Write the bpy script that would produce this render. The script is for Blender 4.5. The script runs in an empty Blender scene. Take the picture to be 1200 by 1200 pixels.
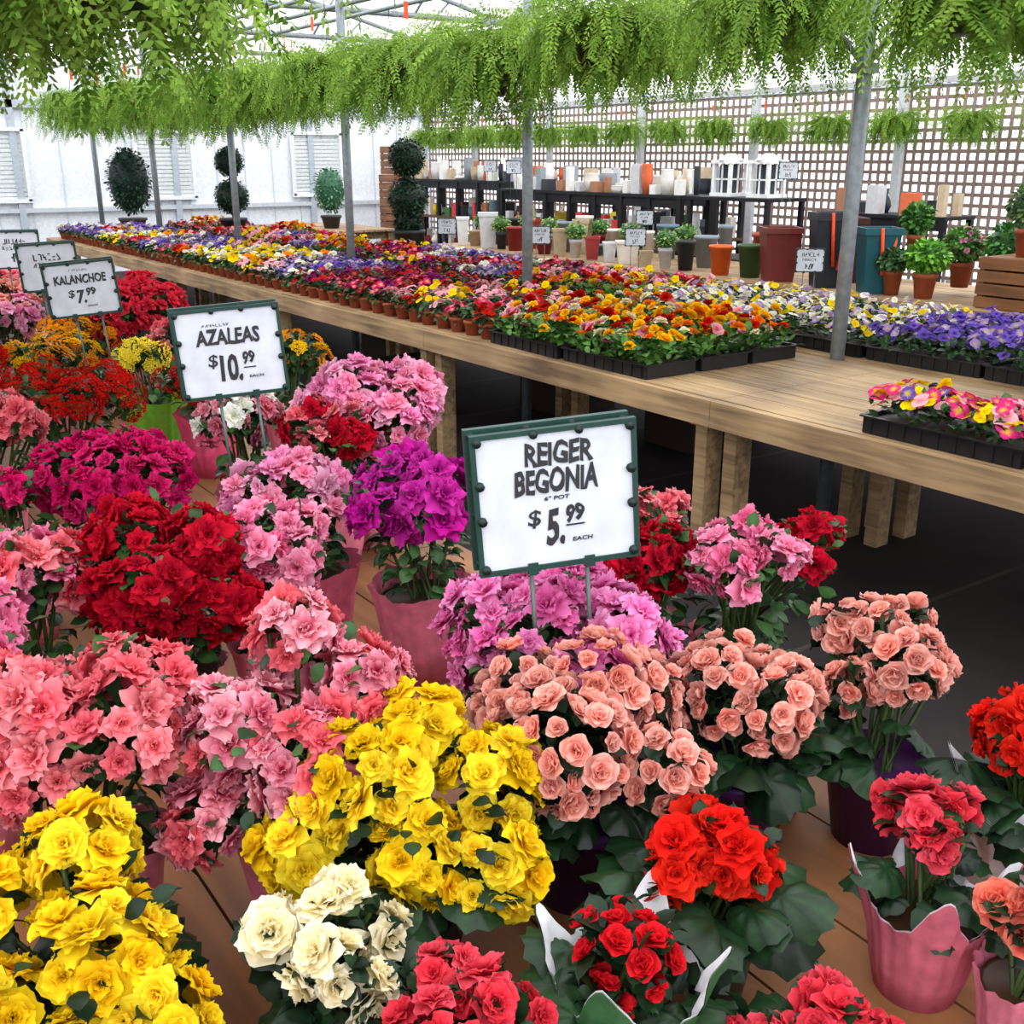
import bpy, math, random
import numpy as np
from mathutils import Vector
random.seed(7); rng=np.random.default_rng(11)
SC=bpy.context.scene
SC.view_settings.view_transform='Standard'
SC.view_settings.exposure=.12
def lin(c):
    return [((v/255)/12.92 if v/255<=.04045 else ((v/255+.055)/1.055)**2.4) for v in c]
# ------------------------------------------------ materials
def newmat(n):
    m=bpy.data.materials.new(n); m.use_nodes=True
    nt=m.node_tree; b=nt.nodes.get('Principled BSDF'); return m,nt,b,nt.nodes.get('Material Output')
def attr_mat(n,rough=.6,trans=0.0,noise=30,amt=.25,metal=0,spec=.3,bump=0):
    m,nt,b,o=newmat(n); N=nt.nodes; Lk=nt.links
    a=N.new('ShaderNodeAttribute'); a.attribute_name='Col'
    no=N.new('ShaderNodeTexNoise'); no.inputs['Scale'].default_value=noise; no.inputs['Detail'].default_value=3
    tc=N.new('ShaderNodeTexCoord'); Lk.new(tc.outputs['Object'],no.inputs['Vector'])
    mr=N.new('ShaderNodeMapRange'); mr.inputs['From Min'].default_value=.3; mr.inputs['From Max'].default_value=.7
    mr.inputs['To Min'].default_value=1-amt; mr.inputs['To Max'].default_value=1+amt*.4
    Lk.new(no.outputs['Fac'],mr.inputs['Value'])
    vm=N.new('ShaderNodeVectorMath'); vm.operation='SCALE'
    Lk.new(a.outputs['Color'],vm.inputs[0]); Lk.new(mr.outputs[0],vm.inputs['Scale'])
    Lk.new(vm.outputs[0],b.inputs['Base Color'])
    b.inputs['Roughness'].default_value=rough; b.inputs['Metallic'].default_value=metal
    b.inputs['Specular IOR Level'].default_value=spec
    if bump:
        bp=N.new('ShaderNodeBump'); bp.inputs['Strength'].default_value=bump; bp.inputs['Distance'].default_value=.002
        Lk.new(no.outputs['Fac'],bp.inputs['Height']); Lk.new(bp.outputs[0],b.inputs['Normal'])
    if trans:
        t=N.new('ShaderNodeBsdfTranslucent'); Lk.new(vm.outputs[0],t.inputs['Color'])
        mx=N.new('ShaderNodeMixShader'); mx.inputs[0].default_value=trans
        Lk.new(b.outputs[0],mx.inputs[1]); Lk.new(t.outputs[0],mx.inputs[2]); Lk.new(mx.outputs[0],o.inputs[0])
    return m
PETAL=attr_mat('petal',.8,.36,60,.12,spec=.05)
LEAF=attr_mat('leaf',.36,.08,60,.35,spec=.25,bump=.3)
FERN=attr_mat('fern_leaf',.6,.5,12,.25,spec=.15)
PAINT=attr_mat('painted',.55,0,25,.12)
PAPER=attr_mat('wrap_paper',.65,.1,45,.22,bump=1.0,spec=.2)
GLOSS=attr_mat('plastic',.42,0,20,.12,spec=.35)
METAL=attr_mat('galvanized_metal',.45,0,30,.25,metal=.5)
def wood(n,c1,c2,sc=1.0):
    m,nt,b,o=newmat(n);N=nt.nodes;Lk=nt.links
    tc=N.new('ShaderNodeTexCoord');mp=N.new('ShaderNodeMapping');mp.inputs['Scale'].default_value=(22*sc,1.3*sc,22*sc)
    Lk.new(tc.outputs['Object'],mp.inputs[0])
    no=N.new('ShaderNodeTexNoise');no.inputs['Scale'].default_value=1.6;no.inputs['Detail'].default_value=6;no.inputs['Distortion'].default_value=.6
    Lk.new(mp.outputs[0],no.inputs['Vector'])
    n2=N.new('ShaderNodeTexNoise');n2.inputs['Scale'].default_value=2.2;Lk.new(tc.outputs['Object'],n2.inputs['Vector'])
    ad=N.new('ShaderNodeMath');ad.operation='ADD';Lk.new(no.outputs['Fac'],ad.inputs[0]);Lk.new(n2.outputs['Fac'],ad.inputs[1])
    cr=N.new('ShaderNodeValToRGB')
    mu=N.new('ShaderNodeMath');mu.operation='MULTIPLY_ADD';mu.inputs[1].default_value=1.6;mu.inputs[2].default_value=-1.1
    Lk.new(ad.outputs[0],mu.inputs[0])
    cr.color_ramp.elements[0].position=.1;cr.color_ramp.elements[1].position=.9
    cr.color_ramp.elements[0].color=(*lin(c1),1);cr.color_ramp.elements[1].color=(*lin(c2),1)
    Lk.new(mu.outputs[0],cr.inputs[0]);Lk.new(cr.outputs[0],b.inputs['Base Color'])
    b.inputs['Roughness'].default_value=.6
    bp=N.new('ShaderNodeBump');bp.inputs['Strength'].default_value=.3;bp.inputs['Distance'].default_value=.003
    Lk.new(no.outputs['Fac'],bp.inputs['Height']);Lk.new(bp.outputs[0],b.inputs['Normal'])
    return m
WOOD=wood('bench_wood',(102,79,54),(178,147,106))
PLY=wood('plywood',(100,62,33),(154,102,60),.5)
# ------------------------------------------------ mesh builder
class MB:
    def __init__(s): s.v=[];s.c=[];s.f=[];s.m=[];s.n=0;s.mats=[];s.sm=[]
    def mi(s,m):
        if m not in s.mats:s.mats.append(m)
        return s.mats.index(m)
    def add(s,V,F,mat,col,smooth=True):
        V=np.asarray(V,float).reshape(-1,3);n=len(V)
        C=np.asarray(col,float)
        if C.ndim==1:C=np.tile(C,(n,1))
        s.v.append(V);s.c.append(C);mi=s.mi(mat)
        if isinstance(F,np.ndarray):F=[F]
        else:
            d={}
            for f in F:d.setdefault(len(f),[]).append(f)
            F=[np.array(a) for a in d.values()]
        for A in F:
            s.f.append(A+s.n);s.m.append((mi,len(A),smooth))
        s.n+=n
    def inst(s,T,R,O,mat,cols):
        V,F=T;N=len(O)
        if N==0:return
        P=np.einsum('nij,vj->nvi',R,V)+O[:,None,:]
        FF=(F[None]+(np.arange(N)*len(V))[:,None,None]).reshape(-1,F.shape[1])
        s.add(P.reshape(-1,3),FF,mat,cols.reshape(-1,3))
    def box(s,c,d,mat,col=(1,1,1),rot=0):
        x,y,z=[k/2 for k in d]
        V=np.array([[a,b,e] for a in(-x,x) for b in(-y,y) for e in(-z,z)])
        if rot:
            cr,sr=math.cos(rot),math.sin(rot);V=V@np.array([[cr,sr,0],[-sr,cr,0],[0,0,1]])
        s.add(V+np.array(c),np.array([[0,1,3,2],[4,6,7,5],[0,4,5,1],[2,3,7,6],[0,2,6,4],[1,5,7,3]]),mat,col,False)
    def cyl(s,a,b,r,mat,col=(1,1,1),n=8,r2=None,caps=True):
        a=np.array(a,float);b=np.array(b,float);r2=r if r2 is None else r2
        d=b-a;d/=np.linalg.norm(d)+1e-9
        u=np.cross(d,[0,0,1] if abs(d[2])<.9 else [1,0,0]);u/=np.linalg.norm(u);w=np.cross(d,u)
        t=np.arange(n)*2*math.pi/n
        ring=np.cos(t)[:,None]*u+np.sin(t)[:,None]*w
        V=np.vstack([a+ring*r,b+ring*r2])
        F=[(i,(i+1)%n,n+(i+1)%n,n+i) for i in range(n)]
        if caps:F+= [tuple(range(n))[::-1],tuple(range(n,2*n))]
        s.add(V,F,mat,col)
    def lathe(s,prof,c,mat,col,n=24,rf=None,smooth=True):
        V=[];t=np.arange(n)*2*math.pi/n
        for k,(r,z) in enumerate(prof):
            for i in range(n):
                rr,zz=(r,z) if rf is None else rf(r,z,t[i],k)
                V.append((c[0]+rr*math.cos(t[i]),c[1]+rr*math.sin(t[i]),c[2]+zz))
        F=[(k*n+i,k*n+(i+1)%n,(k+1)*n+(i+1)%n,(k+1)*n+i) for k in range(len(prof)-1) for i in range(n)]
        s.add(V,np.array(F),mat,col,smooth)
    def mesh(s,name,off=None):
        me=bpy.data.meshes.new(name);V=np.vstack(s.v);C=np.vstack(s.c)
        if off is not None:V=V-off
        lt=np.concatenate([np.full(len(A),A.shape[1]) for A in s.f]);lv=np.concatenate([A.ravel() for A in s.f])
        me.vertices.add(len(V));me.vertices.foreach_set('co',V.ravel())
        me.loops.add(len(lv));me.loops.foreach_set('vertex_index',lv.astype(np.int32))
        me.polygons.add(len(lt));ls=np.concatenate([[0],np.cumsum(lt)[:-1]])
        me.polygons.foreach_set('loop_start',ls.astype(np.int32))
        me.polygons.foreach_set('material_index',np.concatenate([np.full(k,m) for m,k,_ in s.m]).astype(np.int32))
        me.polygons.foreach_set('use_smooth',np.concatenate([np.full(k,sm) for _,k,sm in s.m]).astype(bool))
        for m in s.mats:me.materials.append(m)
        me.update(calc_edges=True)
        a=me.color_attributes.new('Col','FLOAT_COLOR','POINT')
        a.data.foreach_set('color',np.hstack([C,np.ones((len(C),1))]).astype(np.float32).ravel())
        me.validate();return me
    def obj(s,name,loc=None,rz=0,parent=None):
        if loc is None and parent is None:
            V=np.vstack(s.v);mn=V.min(0);mx=V.max(0);off=np.array([(mn[0]+mx[0])/2,(mn[1]+mx[1])/2,mn[2]])
            return put(name,s.mesh(name,off),tuple(off),rz)
        return put(name,s.mesh(name),loc or (0,0,0),rz,parent)
def put(name,me,loc=(0,0,0),rz=0,parent=None,sc=1):
    o=bpy.data.objects.new(name,me);SC.collection.objects.link(o);o.location=loc;o.rotation_euler=(0,0,rz);o.scale=(sc,)*3
    if parent:o.parent=parent
    return o
# ------------------------------------------------ flower templates
def petal(L,W,e0,e1,cup,ruf,nu,nv,az,z0=0,rb=.04,wp=None,rk=4,tip=.16):
    vs=np.linspace(0,1,nv);wp=wp or {3:[.3,1,.6],4:[.25,.85,1,.55],5:[.2,.7,1,.9,.5]}[nv]
    us=np.linspace(-1,1,nu);V=[];T=[];ph=random.uniform(0,6)
    R=rb;Z=z0;pv=0
    for j,v in enumerate(vs):
        e=math.radians(e0+(e1-e0)*v);R+=(v-pv)*L*math.cos(e);Z+=(v-pv)*L*math.sin(e);pv=v
        for u in us:
            pull=-tip*L*u*u*(v**3)+ruf*.5*math.sin(u*rk*1.3+ph*2)*v*v
            zz=ruf*math.sin(u*rk+ph)*v*v+cup*u*u*W*v
            x=R+pull*math.cos(e)-zz*math.sin(e)*.6;z=Z+pull*math.sin(e)+zz*max(.4,math.cos(e))
            V.append((x,u*W*wp[j],z));T.append(v)
    F=[(j*nu+i,j*nu+i+1,(j+1)*nu+i+1,(j+1)*nu+i) for j in range(nv-1) for i in range(nu-1)]
    V=np.array(V);ca,sa=math.cos(az),math.sin(az)
    V=V@np.array([[ca,sa,0],[-sa,ca,0],[0,0,1]])
    return V,np.array(F),np.array(T)
def flower(rings,nu,nv,ruf=0,cup=.3,rk=4,jit=1,tip=.16):
    Vs=[];Fs=[];Ts=[];Ss=[];n=0
    for k,(cnt,L,W,e0,e1,z0) in enumerate(rings):
        off=random.uniform(0,6)
        for i in range(cnt):
            j=lambda a:random.uniform(1-a,1+a)
            V,F,T=petal(L*j(.16),W*j(.16),e0+random.uniform(-10,10)*jit,e1+random.uniform(-18,18)*jit,cup*j(.5),ruf,nu,nv,off+i*2*math.pi/cnt+random.uniform(-.22,.22),z0,rk=rk,tip=tip)
            Vs.append(V);Fs.append(F+n);Ts.append(T);Ss.append(np.full(len(V),k/(max(1,len(rings)-1))));n+=len(V)
    return (np.vstack(Vs),np.vstack(Fs),np.concatenate(Ts),np.concatenate(Ss))
BEG=[flower([(6,.95,.56,28,-20,0),(6,.86,.52,46,2,.04),(6,.7,.42,60,24,.08),(5,.5,.32,74,52,.1),(3,.34,.24,84,80,.1)],6,4,.075,.24,5.5,1.8,.22) for _ in range(6)]
BEC=[flower([(6,.94,.58,38,4,0),(6,.8,.5,58,26,.05),(5,.6,.42,75,60,.08),(4,.42,.3,85,100,.1)],4,4,.03,.4,jit=1.5) for _ in range(4)]
AZA=[flower([(5,1.0,.5,40,-14,0),(5,.88,.44,58,6,.03),(5,.66,.36,72,35,.05),(3,.42,.28,80,60,.06)],7,4,.10,.05,7,1.5,.3) for _ in range(5)]
RAN=[flower([(6,.9,.5,20,-10,0),(6,.7,.45,50,10,.05),(4,.45,.4,75,60,.1)],3,3) for _ in range(2)]
PAN=[flower([(5,.95,.6,10,0,0)],3,3,cup=.05) for _ in range(2)]
def cluster():
    Vs=[];Fs=[];Ts=[];Ss=[];n=0
    for i in range(22):
        a=i*2.4;r=math.sqrt(i/22);o=np.array([r*math.cos(a),r*math.sin(a),.5*(1-r*r)])+rng.normal(0,.04,3)
        V,F,T,S=flower([(4,.21,.11,25,5,0)],3,3)
        Vs.append(V+o);Fs.append(F+n);Ts.append(T);Ss.append(np.full(len(V),.3));n+=len(V)
    return (np.vstack(Vs),np.vstack(Fs),np.concatenate(Ts),np.concatenate(Ss))
KAL=[cluster() for _ in range(2)]
def leaf_tpl(nu=3,nv=5,wp=(.1,.8,1,.7,.08),W=.3,droop=-45):
    V,F,T=petal(1,W,15,droop,.35,0,nu,nv,0,0,0,list(wp))
    U=np.tile(np.linspace(-1,1,nu),nv);return V,F,T,np.abs(U)
LF=leaf_tpl()
def begleaf():
    n=24;V=[(0,0,0)];U=[1.0]
    for k,rr in enumerate((.35,.7,1)):
        for i in range(n):
            a=i*2*math.pi/n;R=rr*(1+.2*math.cos(a)-.35*math.exp(-((abs(a-math.pi))/.35)**2))
            if k==2:R*=1+(.06 if i%2 else -.05)
            z=-.42*rr*rr+(.06 if i%3 else -.06)*rr+.16*rr*math.sin(a*2+1)
            V.append((R*math.cos(a)*1.0,R*math.sin(a)*.75,z));U.append(0.0 if i%3==0 else 1.0)
    F=[]
    for i in range(n):F.append((0,1+i,1+(i+1)%n,1+(i+1)%n))
    for k in range(2):
        for i in range(n):
            a=1+k*n+i;b=1+k*n+(i+1)%n;F.append((a,a+n,b+n,b))
    V=np.array(V);V[:,0]+=.8
    return V,F,np.array(U)
BLV,BLF,BLU=begleaf()
BLF4=np.array([f for f in BLF if f[2]!=f[3]]);BLF3=np.array([f[:3] for f in BLF if f[2]==f[3]])
def basis(Nn,spin):
    Nn=Nn/np.linalg.norm(Nn,axis=1,keepdims=True)
    ref=np.where(np.abs(Nn[:,2:3])<.9,np.array([[0,0,1.]]),np.array([[1.,0,0]]))
    u=np.cross(ref,Nn);u/=np.linalg.norm(u,axis=1,keepdims=True);w=np.cross(Nn,u)
    c=np.cos(spin)[:,None];s=np.sin(spin)[:,None]
    a=c*u+s*w;b=-s*u+c*w
    return np.stack([a,b,Nn],axis=2)
def dirbasis(D,up):
    D=D/np.linalg.norm(D,axis=1,keepdims=True);y=np.cross(up,D);y/=np.linalg.norm(y,axis=1,keepdims=True)+1e-9
    z=np.cross(D,y);return np.stack([D,y,z],axis=2)
def put_flowers(mb,tpls,O,Nn,fr,pal,shade=None):
    N=len(O);R=basis(Nn,rng.uniform(0,6.28,N))*(fr*rng.uniform(.66,1.18,N))[:,None,None]
    which=rng.integers(0,len(tpls),N);pc=rng.integers(0,len(pal),N)
    cin=np.array([lin(p[0]) for p in pal]);cout=np.array([lin(p[1]) for p in pal])
    for k,T in enumerate(tpls):
        m=which==k
        if not m.any():continue
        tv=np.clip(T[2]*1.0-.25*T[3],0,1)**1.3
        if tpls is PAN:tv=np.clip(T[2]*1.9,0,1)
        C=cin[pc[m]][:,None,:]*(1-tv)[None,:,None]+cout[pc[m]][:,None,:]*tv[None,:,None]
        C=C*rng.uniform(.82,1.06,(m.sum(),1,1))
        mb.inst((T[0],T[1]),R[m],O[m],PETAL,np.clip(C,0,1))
def put_leaves(mb,O,D,size,c1,c2,mat=None,big=False,up=None):
    N=len(O);mat=mat or LEAF
    U=np.tile([0,0,1.],(N,1))+rng.normal(0,.35,(N,3)) if up is None else up
    R=dirbasis(D,U)*(size*rng.uniform(.65,1.2,N))[:,None,None]
    a=np.array(lin(c1));b=np.array(lin(c2));k=rng.uniform(0,1,(N,1,1))
    base=a*(1-k)+b*k
    if big:
        C=base*(1+.7*(1-BLU))[None,:,None]
        P=(np.einsum('nij,vj->nvi',R,BLV)+O[:,None,:]).reshape(-1,3)
        off=(np.arange(N)*len(BLV))[:,None,None]
        mb.add(P,[tuple(q) for q in (BLF4[None]+off).reshape(-1,4)]+[tuple(q) for q in (BLF3[None]+off).reshape(-1,3)],mat,C.reshape(-1,3))
    else:
        C=base*(1+.3*(1-LF[3]))[None,:,None]
        mb.inst((LF[0],LF[1]),R,O,mat,C)
# ------------------------------------------------ potted plants
BZ=.75
RT=np.array([.818,-.575,0]);TO=np.array([-.575,-.818,0])
def make_lobes(r,rz,nl):
    j=np.arange(nl)+.5;lz=1-j/nl*.95;lp=j*2.39996+rng.uniform(0,6);ls=np.sqrt(np.maximum(0,1-lz*lz))
    Lc=np.stack([ls*np.cos(lp),ls*np.sin(lp),lz],1)+rng.normal(0,.18,(nl,3));Lc/=np.linalg.norm(Lc,axis=1,keepdims=True)
    R=rng.uniform(.30,.56,nl)*r;R=np.minimum(R,rz*.7)
    C=Lc*np.stack([r-R*.85,r-R*.85,rz-R*.75],1)*rng.uniform(.78,1.22,(nl,1))
    C=np.vstack([C,[0,0,0]]);R=np.append(R,min(r*.54,rz*.72))
    return C,R
def lobe_points(C,R,fr,cov):
    P=[];N=[]
    for k in range(len(R)):
        n=max(3,int(2*1.35*(R[k]/fr)**2*cov))
        i=np.arange(n)+.5;cz=1-i/n*1.45;ph=i*2.39996+rng.uniform(0,6);s=np.sqrt(1-cz*cz)
        ax=C[k]/(np.linalg.norm(C[k])+1e-6)*1.0+np.array([0,0,.9]);ax/=np.linalg.norm(ax)
        B=basis(ax[None],np.array([0.]))[0]
        D=(np.stack([s*np.cos(ph),s*np.sin(ph),cz],1))@B.T
        p=C[k]+D*(R[k]-fr*.35)*rng.uniform(.84,1.1,(n,1))
        dd=np.linalg.norm(p[:,None]-C[None],axis=2)/R[None];dd[:,k]=9
        m=dd.min(1)>.8
        P.append(p[m]);N.append(D[m])
    return np.vstack(P),np.vstack(N)
def pot_mesh(mb,c,rt,h,style,col):
    col=lin(col);rb=rt*.72;x,y,z=c
    if style=='plain':
        mb.lathe([(0,0.002),(rb,0),(rt*.97,h*.86),(rt*1.05,h*.86),(rt*1.06,h),(rt*.97,h),(rt*.93,h*.88),(0,h*.87)],c,GLOSS,col,28)
    else:
        mb.lathe([(0,.002),(rb,0),(rt*.96,h*.95),(rt*.9,h*.9),(0,h*.88)],c,GLOSS,lin((70,45,30)),20)
        corner=style=='corner';n=96
        ph=-.96+math.pi/2+random.uniform(-.2,.2) if corner else random.uniform(0,6)
        nz=np.array([rng.normal(0,1,n) for _ in range(6)]);nz=(nz+np.roll(nz,1,1)+np.roll(nz,-1,1))/1.8
        def rf(r,zz,t,k):
            i=int(round(t/(2*math.pi)*n))%n;s=min(1,zz/h)
            pl=math.sin(t*13+ph)*.022+math.sin(t*23+ph*2)*.014+nz[min(k,5)][i]*.008+nz[0][i]*.010
            rr=r*(1+pl*(.25+s))
            if k>=5:zz+=.004*math.sin(t*5+ph)+.0015*nz[1][i]
            if corner and k>=4:
                q=abs(math.cos(2*(t-ph)))**7;zz+=q*(.055 if k==5 else .014);rr+=q*(.02 if k==5 else .006)
            return rr,zz
        prof=[(rb*.5,0),(rb*1.05,0),(rt*.92,h*.4),(rt*1.0,h*.75),(rt*1.08,h*.98),(rt*1.17,h*1.12)]
        mb.lathe(prof,c,PAPER,col,n,rf,smooth=True)
        if corner:
            def rf2(r,zz,t,k):
                a,b2=rf(r,zz,t,k+4);return a-.0015,b2+.0012
            mb.lathe(prof[4:],c,PAPER,lin((236,238,242)),n,rf2)
GD=((12,28,16),(30,56,30));GA=((24,48,26),(60,96,48));GL=((60,100,40),(110,150,60))
KIND={'beg':BEG,'bec':BEC,'aza':AZA,'kal':KAL,'ran':RAN,'pan':PAN}
def plant(name,kind,x,y,zc,r,rz,pal,fr,cov=1.0,potcol=(214,118,138),style='wrap',px=None,py=None,rt=.065,ph=.12,leafn=None,leafsz=None,nl=7,lobes=None):
    mb=MB();px=x if px is None else px;py=y if py is None else py
    pot_mesh(mb,(px,py,BZ),rt,ph,style,potcol)
    C0=np.array([x,y,zc])
    if lobes is not None:
        LC=np.array([RT*a+np.array([0,0,b])+TO*d for a,b,d,_ in lobes]);LR=np.array([q[3] for q in lobes])
    else:LC,LR=make_lobes(r,rz,nl)
    if kind=='kal':LR=LR*1.1
    P,D=lobe_points(LC,LR,fr,cov)
    Nn=D+np.array([0,0,.3])+rng.normal(0,.34,D.shape)
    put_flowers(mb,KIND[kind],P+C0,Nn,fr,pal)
    big=kind in('beg','bec')
    g=GD if big else GA
    top=BZ+ph
    for k in range(len(LR)):
        m=int(38*(LR[k]/.06)**2)+6
        DD=rng.normal(0,1,(m,3));DD/=np.linalg.norm(DD,axis=1,keepdims=True)
        put_leaves(mb,C0+LC[k]+DD*LR[k]*rng.uniform(.2,.6,(m,1)),DD,.032,g[0],g[1])
    m=int((24 if big else 36)*max(.5,r/.12))
    DD=rng.normal(0,1,(m,3));DD[:,2]=np.abs(DD[:,2])*.6;DD/=np.linalg.norm(DD,axis=1,keepdims=True)
    put_leaves(mb,C0+DD*np.array([r,r,rz])*rng.uniform(.4,.7 if big else .85,(m,1)),DD,.030,g[0],g[1])
    m=leafn if leafn is not None else int((28 if big else 90)*max(.5,r/.12))
    a=rng.uniform(0,6.28,m);k=rng.uniform(0,1,m)
    rad=(rt*.5)+(r*.8-rt*.5)*k*rng.uniform(.5,1,m)
    zz=top+(zc-rz*.35-top)*(k*.8)+rng.uniform(0,.02,m)
    cx=px+(x-px)*k;cy=py+(y-py)*k
    O=np.stack([cx+rad*np.cos(a)*.85,cy+rad*np.sin(a)*.85,zz],1)
    Dd=np.stack([np.cos(a),np.sin(a),rng.uniform(-.7,.3 if big else .6,m)],1)
    sz=(leafsz*.8 if leafsz else None) or (.036 if big else .038)
    put_leaves(mb,O,Dd,sz,g[0],g[1],big=big)
    for k in range(len(LR)):
        a=random.uniform(0,6.28);e=C0+LC[k]
        for _ in range(2):
            a=random.uniform(0,6.28);mb.cyl((px+.02*math.cos(a),py+.02*math.sin(a),top-.02),tuple(e+rng.normal(0,.012,3)),.003,LEAF,lin((60,80,40)),5,caps=False)
    return mb.obj(name)
YEL=[((234,180,0),(252,222,34)),((242,196,8),(253,234,60)),((238,188,0),(251,228,44))]
CRM=[((240,222,150),(253,246,222))]
PEA=[((236,128,108),(253,194,178)),((240,138,120),(254,204,190))]
RED=[((196,12,8),(238,52,32)),((206,16,12),(232,38,28))]
COR=[((210,30,54),(245,96,112)),((202,22,42),(240,74,90))]
ORC=[((205,50,135),(240,135,190)),((225,85,165),(246,168,212))]
CRI=[((145,4,28),(214,24,52)),((160,6,34),(204,20,44))]
VAR=[((200,30,78),(252,172,190)),((222,74,110),(251,196,206)),((224,74,90),(248,130,140))]
COA=[((218,58,80),(250,135,145)),((228,85,98),(252,165,172))]
PNK=[((222,62,120),(251,150,188)),((234,96,145),(252,178,204))]
LPK=[((222,90,155),(248,170,208)),((232,130,176),(251,202,224))]
MAG=[((165,4,72),(222,26,104)),((186,8,84),(230,52,124))]
PUR=[((150,4,112),(208,34,158)),((162,8,122),(216,60,174))]
ORA=[((225,120,5),(248,170,20))]
RKA=[((165,10,8),(214,32,22))]
YKA=[((225,160,0),(248,210,25))]
WHT=[((235,235,215),(252,252,248))]
SAL=[((235,120,110),(252,185,170))]
B='potted_begonia';A_='potted_azalea';K='potted_kalanchoe'
GRN=(34,48,36);PU=(72,26,86)
def kb(x,y,z,r,rz,k=1.1):return (x*k,y*k,1.6-(1.6-z)*k,r*k,rz*k)
plant(B,'beg',*kb(.43,.78,1.005,.139,.105),YEL,.0275,1.4,leafsz=.05,potcol=GRN,style='plain',lobes=[(.0,.062,-.05,.052),(-.045,.028,.0,.07),(.08,.018,-.02,.062),(-.105,-.03,.03,.052),(.09,-.035,.04,.054),(.015,-.025,.05,.052),(0,.01,-.1,.05)])
plant(B,'beg',*kb(.12,.785,.985,.108,.095),YEL,.0275,1.4,leafsz=.05,potcol=GRN,style='plain',lobes=[(-.02,.052,-.07,.052),(.02,.0,0,.06),(.08,-.04,.04,.048),(-.06,-.04,.05,.064),(-.09,.03,-.02,.05),(.01,-.06,.08,.052)])
plant(B,'beg',*kb(.302,.69,.965,.068,.048),CRM,.030,1.6,leafsz=.045,rt=.055,ph=.1,potcol=GRN,style='plain',nl=5)
plant(B,'beg',*kb(.33,.55,.955,.084,.046),COR,.023,1.2,leafsz=.045,rt=.055,ph=.1,potcol=GRN,style='plain',nl=6)
plant(B,'bec',*kb(.49,.53,.96,.048,.056),[((190,8,22),(235,38,48))],.018,1.0,leafsz=.05,leafn=26,rt=.06,ph=.13,potcol=(60,100,60),style='corner',nl=5)
plant(B,'beg',*kb(.63,.58,.985,.07,.044),RED,.027,1.4,leafsz=.055,leafn=34,style='plain',potcol=GRN,rt=.06,nl=6)
plant(B,'bec',*kb(.63,.77,1.02,.126,.085),PEA,.0195,1.15,leafsz=.045,leafn=40,potcol=PU,style='plain',nl=9)
plant(B,'bec',*kb(.84,.73,1.01,.094,.066),PEA,.0195,1.05,leafsz=.048,leafn=34,potcol=PU,style='plain',nl=8)
plant(B,'bec',1.125,.755,.955,.094,.095,PEA,.021,1.15,px=1.08,py=.715,potcol=PU,style='plain',rt=.066,ph=.12,leafsz=.045,leafn=18,nl=7)
plant(B,'beg',.93,.54,.92,.055,.06,COR,.029,1.2,px=.895,py=.515,potcol=(208,104,124),style='corner',rt=.056,ph=.1,leafsz=.038,leafn=12,nl=4)
plant(B,'bec',.90,.40,.895,.06,.055,[((228,70,62),(250,150,124))],.023,1.15,rt=.045,ph=.085,leafsz=.038,leafn=12,nl=4)
plant(B,'beg',1.11,.52,.95,.08,.068,RED,.027,1.35,style='corner',potcol=(232,234,238),leafsz=.05,rt=.072,ph=.13,nl=6,leafn=20)
plant(B,'beg',*kb(.57,.40,.94,.066,.044),COR,.025,1.2,leafsz=.046,rt=.055,ph=.1,potcol=GRN,style='plain',nl=5,leafn=18)
plant(A_,'aza',.76,.99,1.01,.155,.08,ORC,.027,1.35,nl=11)
plant(A_,'aza',1.115,1.19,1.05,.06,.058,COA,.027,1.4,rt=.05,nl=4)
plant(A_,'aza',1.03,1.10,1.02,.075,.062,CRI,.029,1.4,rt=.05,nl=5)
plant(A_,'aza',1.12,1.0,1.035,.082,.068,PNK,.029,1.35,potcol=(214,160,164),leafn=60,nl=5)
plant(A_,'aza',1.24,.99,1.02,.065,.07,CRI,.028,1.35,px=1.17,py=1.08,rt=.045,nl=4)
plant(B,'beg',1.02,.83,.94,.045,.04,CRI,.022,1.2,rt=.045,ph=.09,leafsz=.03,nl=3,leafn=8)
plant(A_,'aza',.402,.99,1.01,.13,.12,VAR,.028,1.45,lobes=[(.0,.09,-.04,.05),(.075,.03,-.02,.058),(-.055,.0,.02,.062),(.02,-.02,.05,.06),(-.085,-.085,.06,.045),(.06,-.06,.03,.05),(.0,.02,-.08,.06)])
plant(A_,'aza',.205,1.09,1.01,.116,.1,COA,.029,1.45,nl=8)
plant(A_,'aza',.42,1.47,1.03,.14,.115,CRI,.031,1.4,potcol=(222,146,148),lobes=[(-.04,.05,0,.062),(.055,.04,0,.056),(-.085,-.01,.02,.055),(0,-.01,.06,.07),(.085,-.04,.03,.05),(.03,.02,-.07,.055),(-.03,-.06,.07,.05)])
plant(A_,'aza',.58,1.47,1.02,.085,.075,PNK,.030,1.35,nl=5)
plant(A_,'aza',.24,1.55,1.02,.095,.095,COA+PNK,.030,1.35,nl=6)
plant(A_,'aza',.49,2.0,1.02,.15,.09,MAG,.028,1.1,nl=10)
plant(A_,'aza',.87,1.53,1.04,.12,.08,PUR,.038,1.35,rt=.078,ph=.15,px=.845,py=1.46,potcol=(208,108,130),nl=7)
plant(A_,'aza',.72,1.70,1.03,.105,.08,LPK+PNK,.030,1.3,rt=.075,ph=.15,px=.73,py=1.66,potcol=(212,102,128),nl=6)
plant(A_,'aza',1.08,2.09,1.03,.19,.125,LPK+PNK[1:],.033,1.3,nl=10)
plant(A_,'aza',.95,2.02,1.03,.115,.082,COA+CRI,.031,1.2,nl=6)
plant(A_,'aza',.85,2.25,1.03,.105,.09,WHT+VAR[:2],.03,1.1,nl=6)
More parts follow.
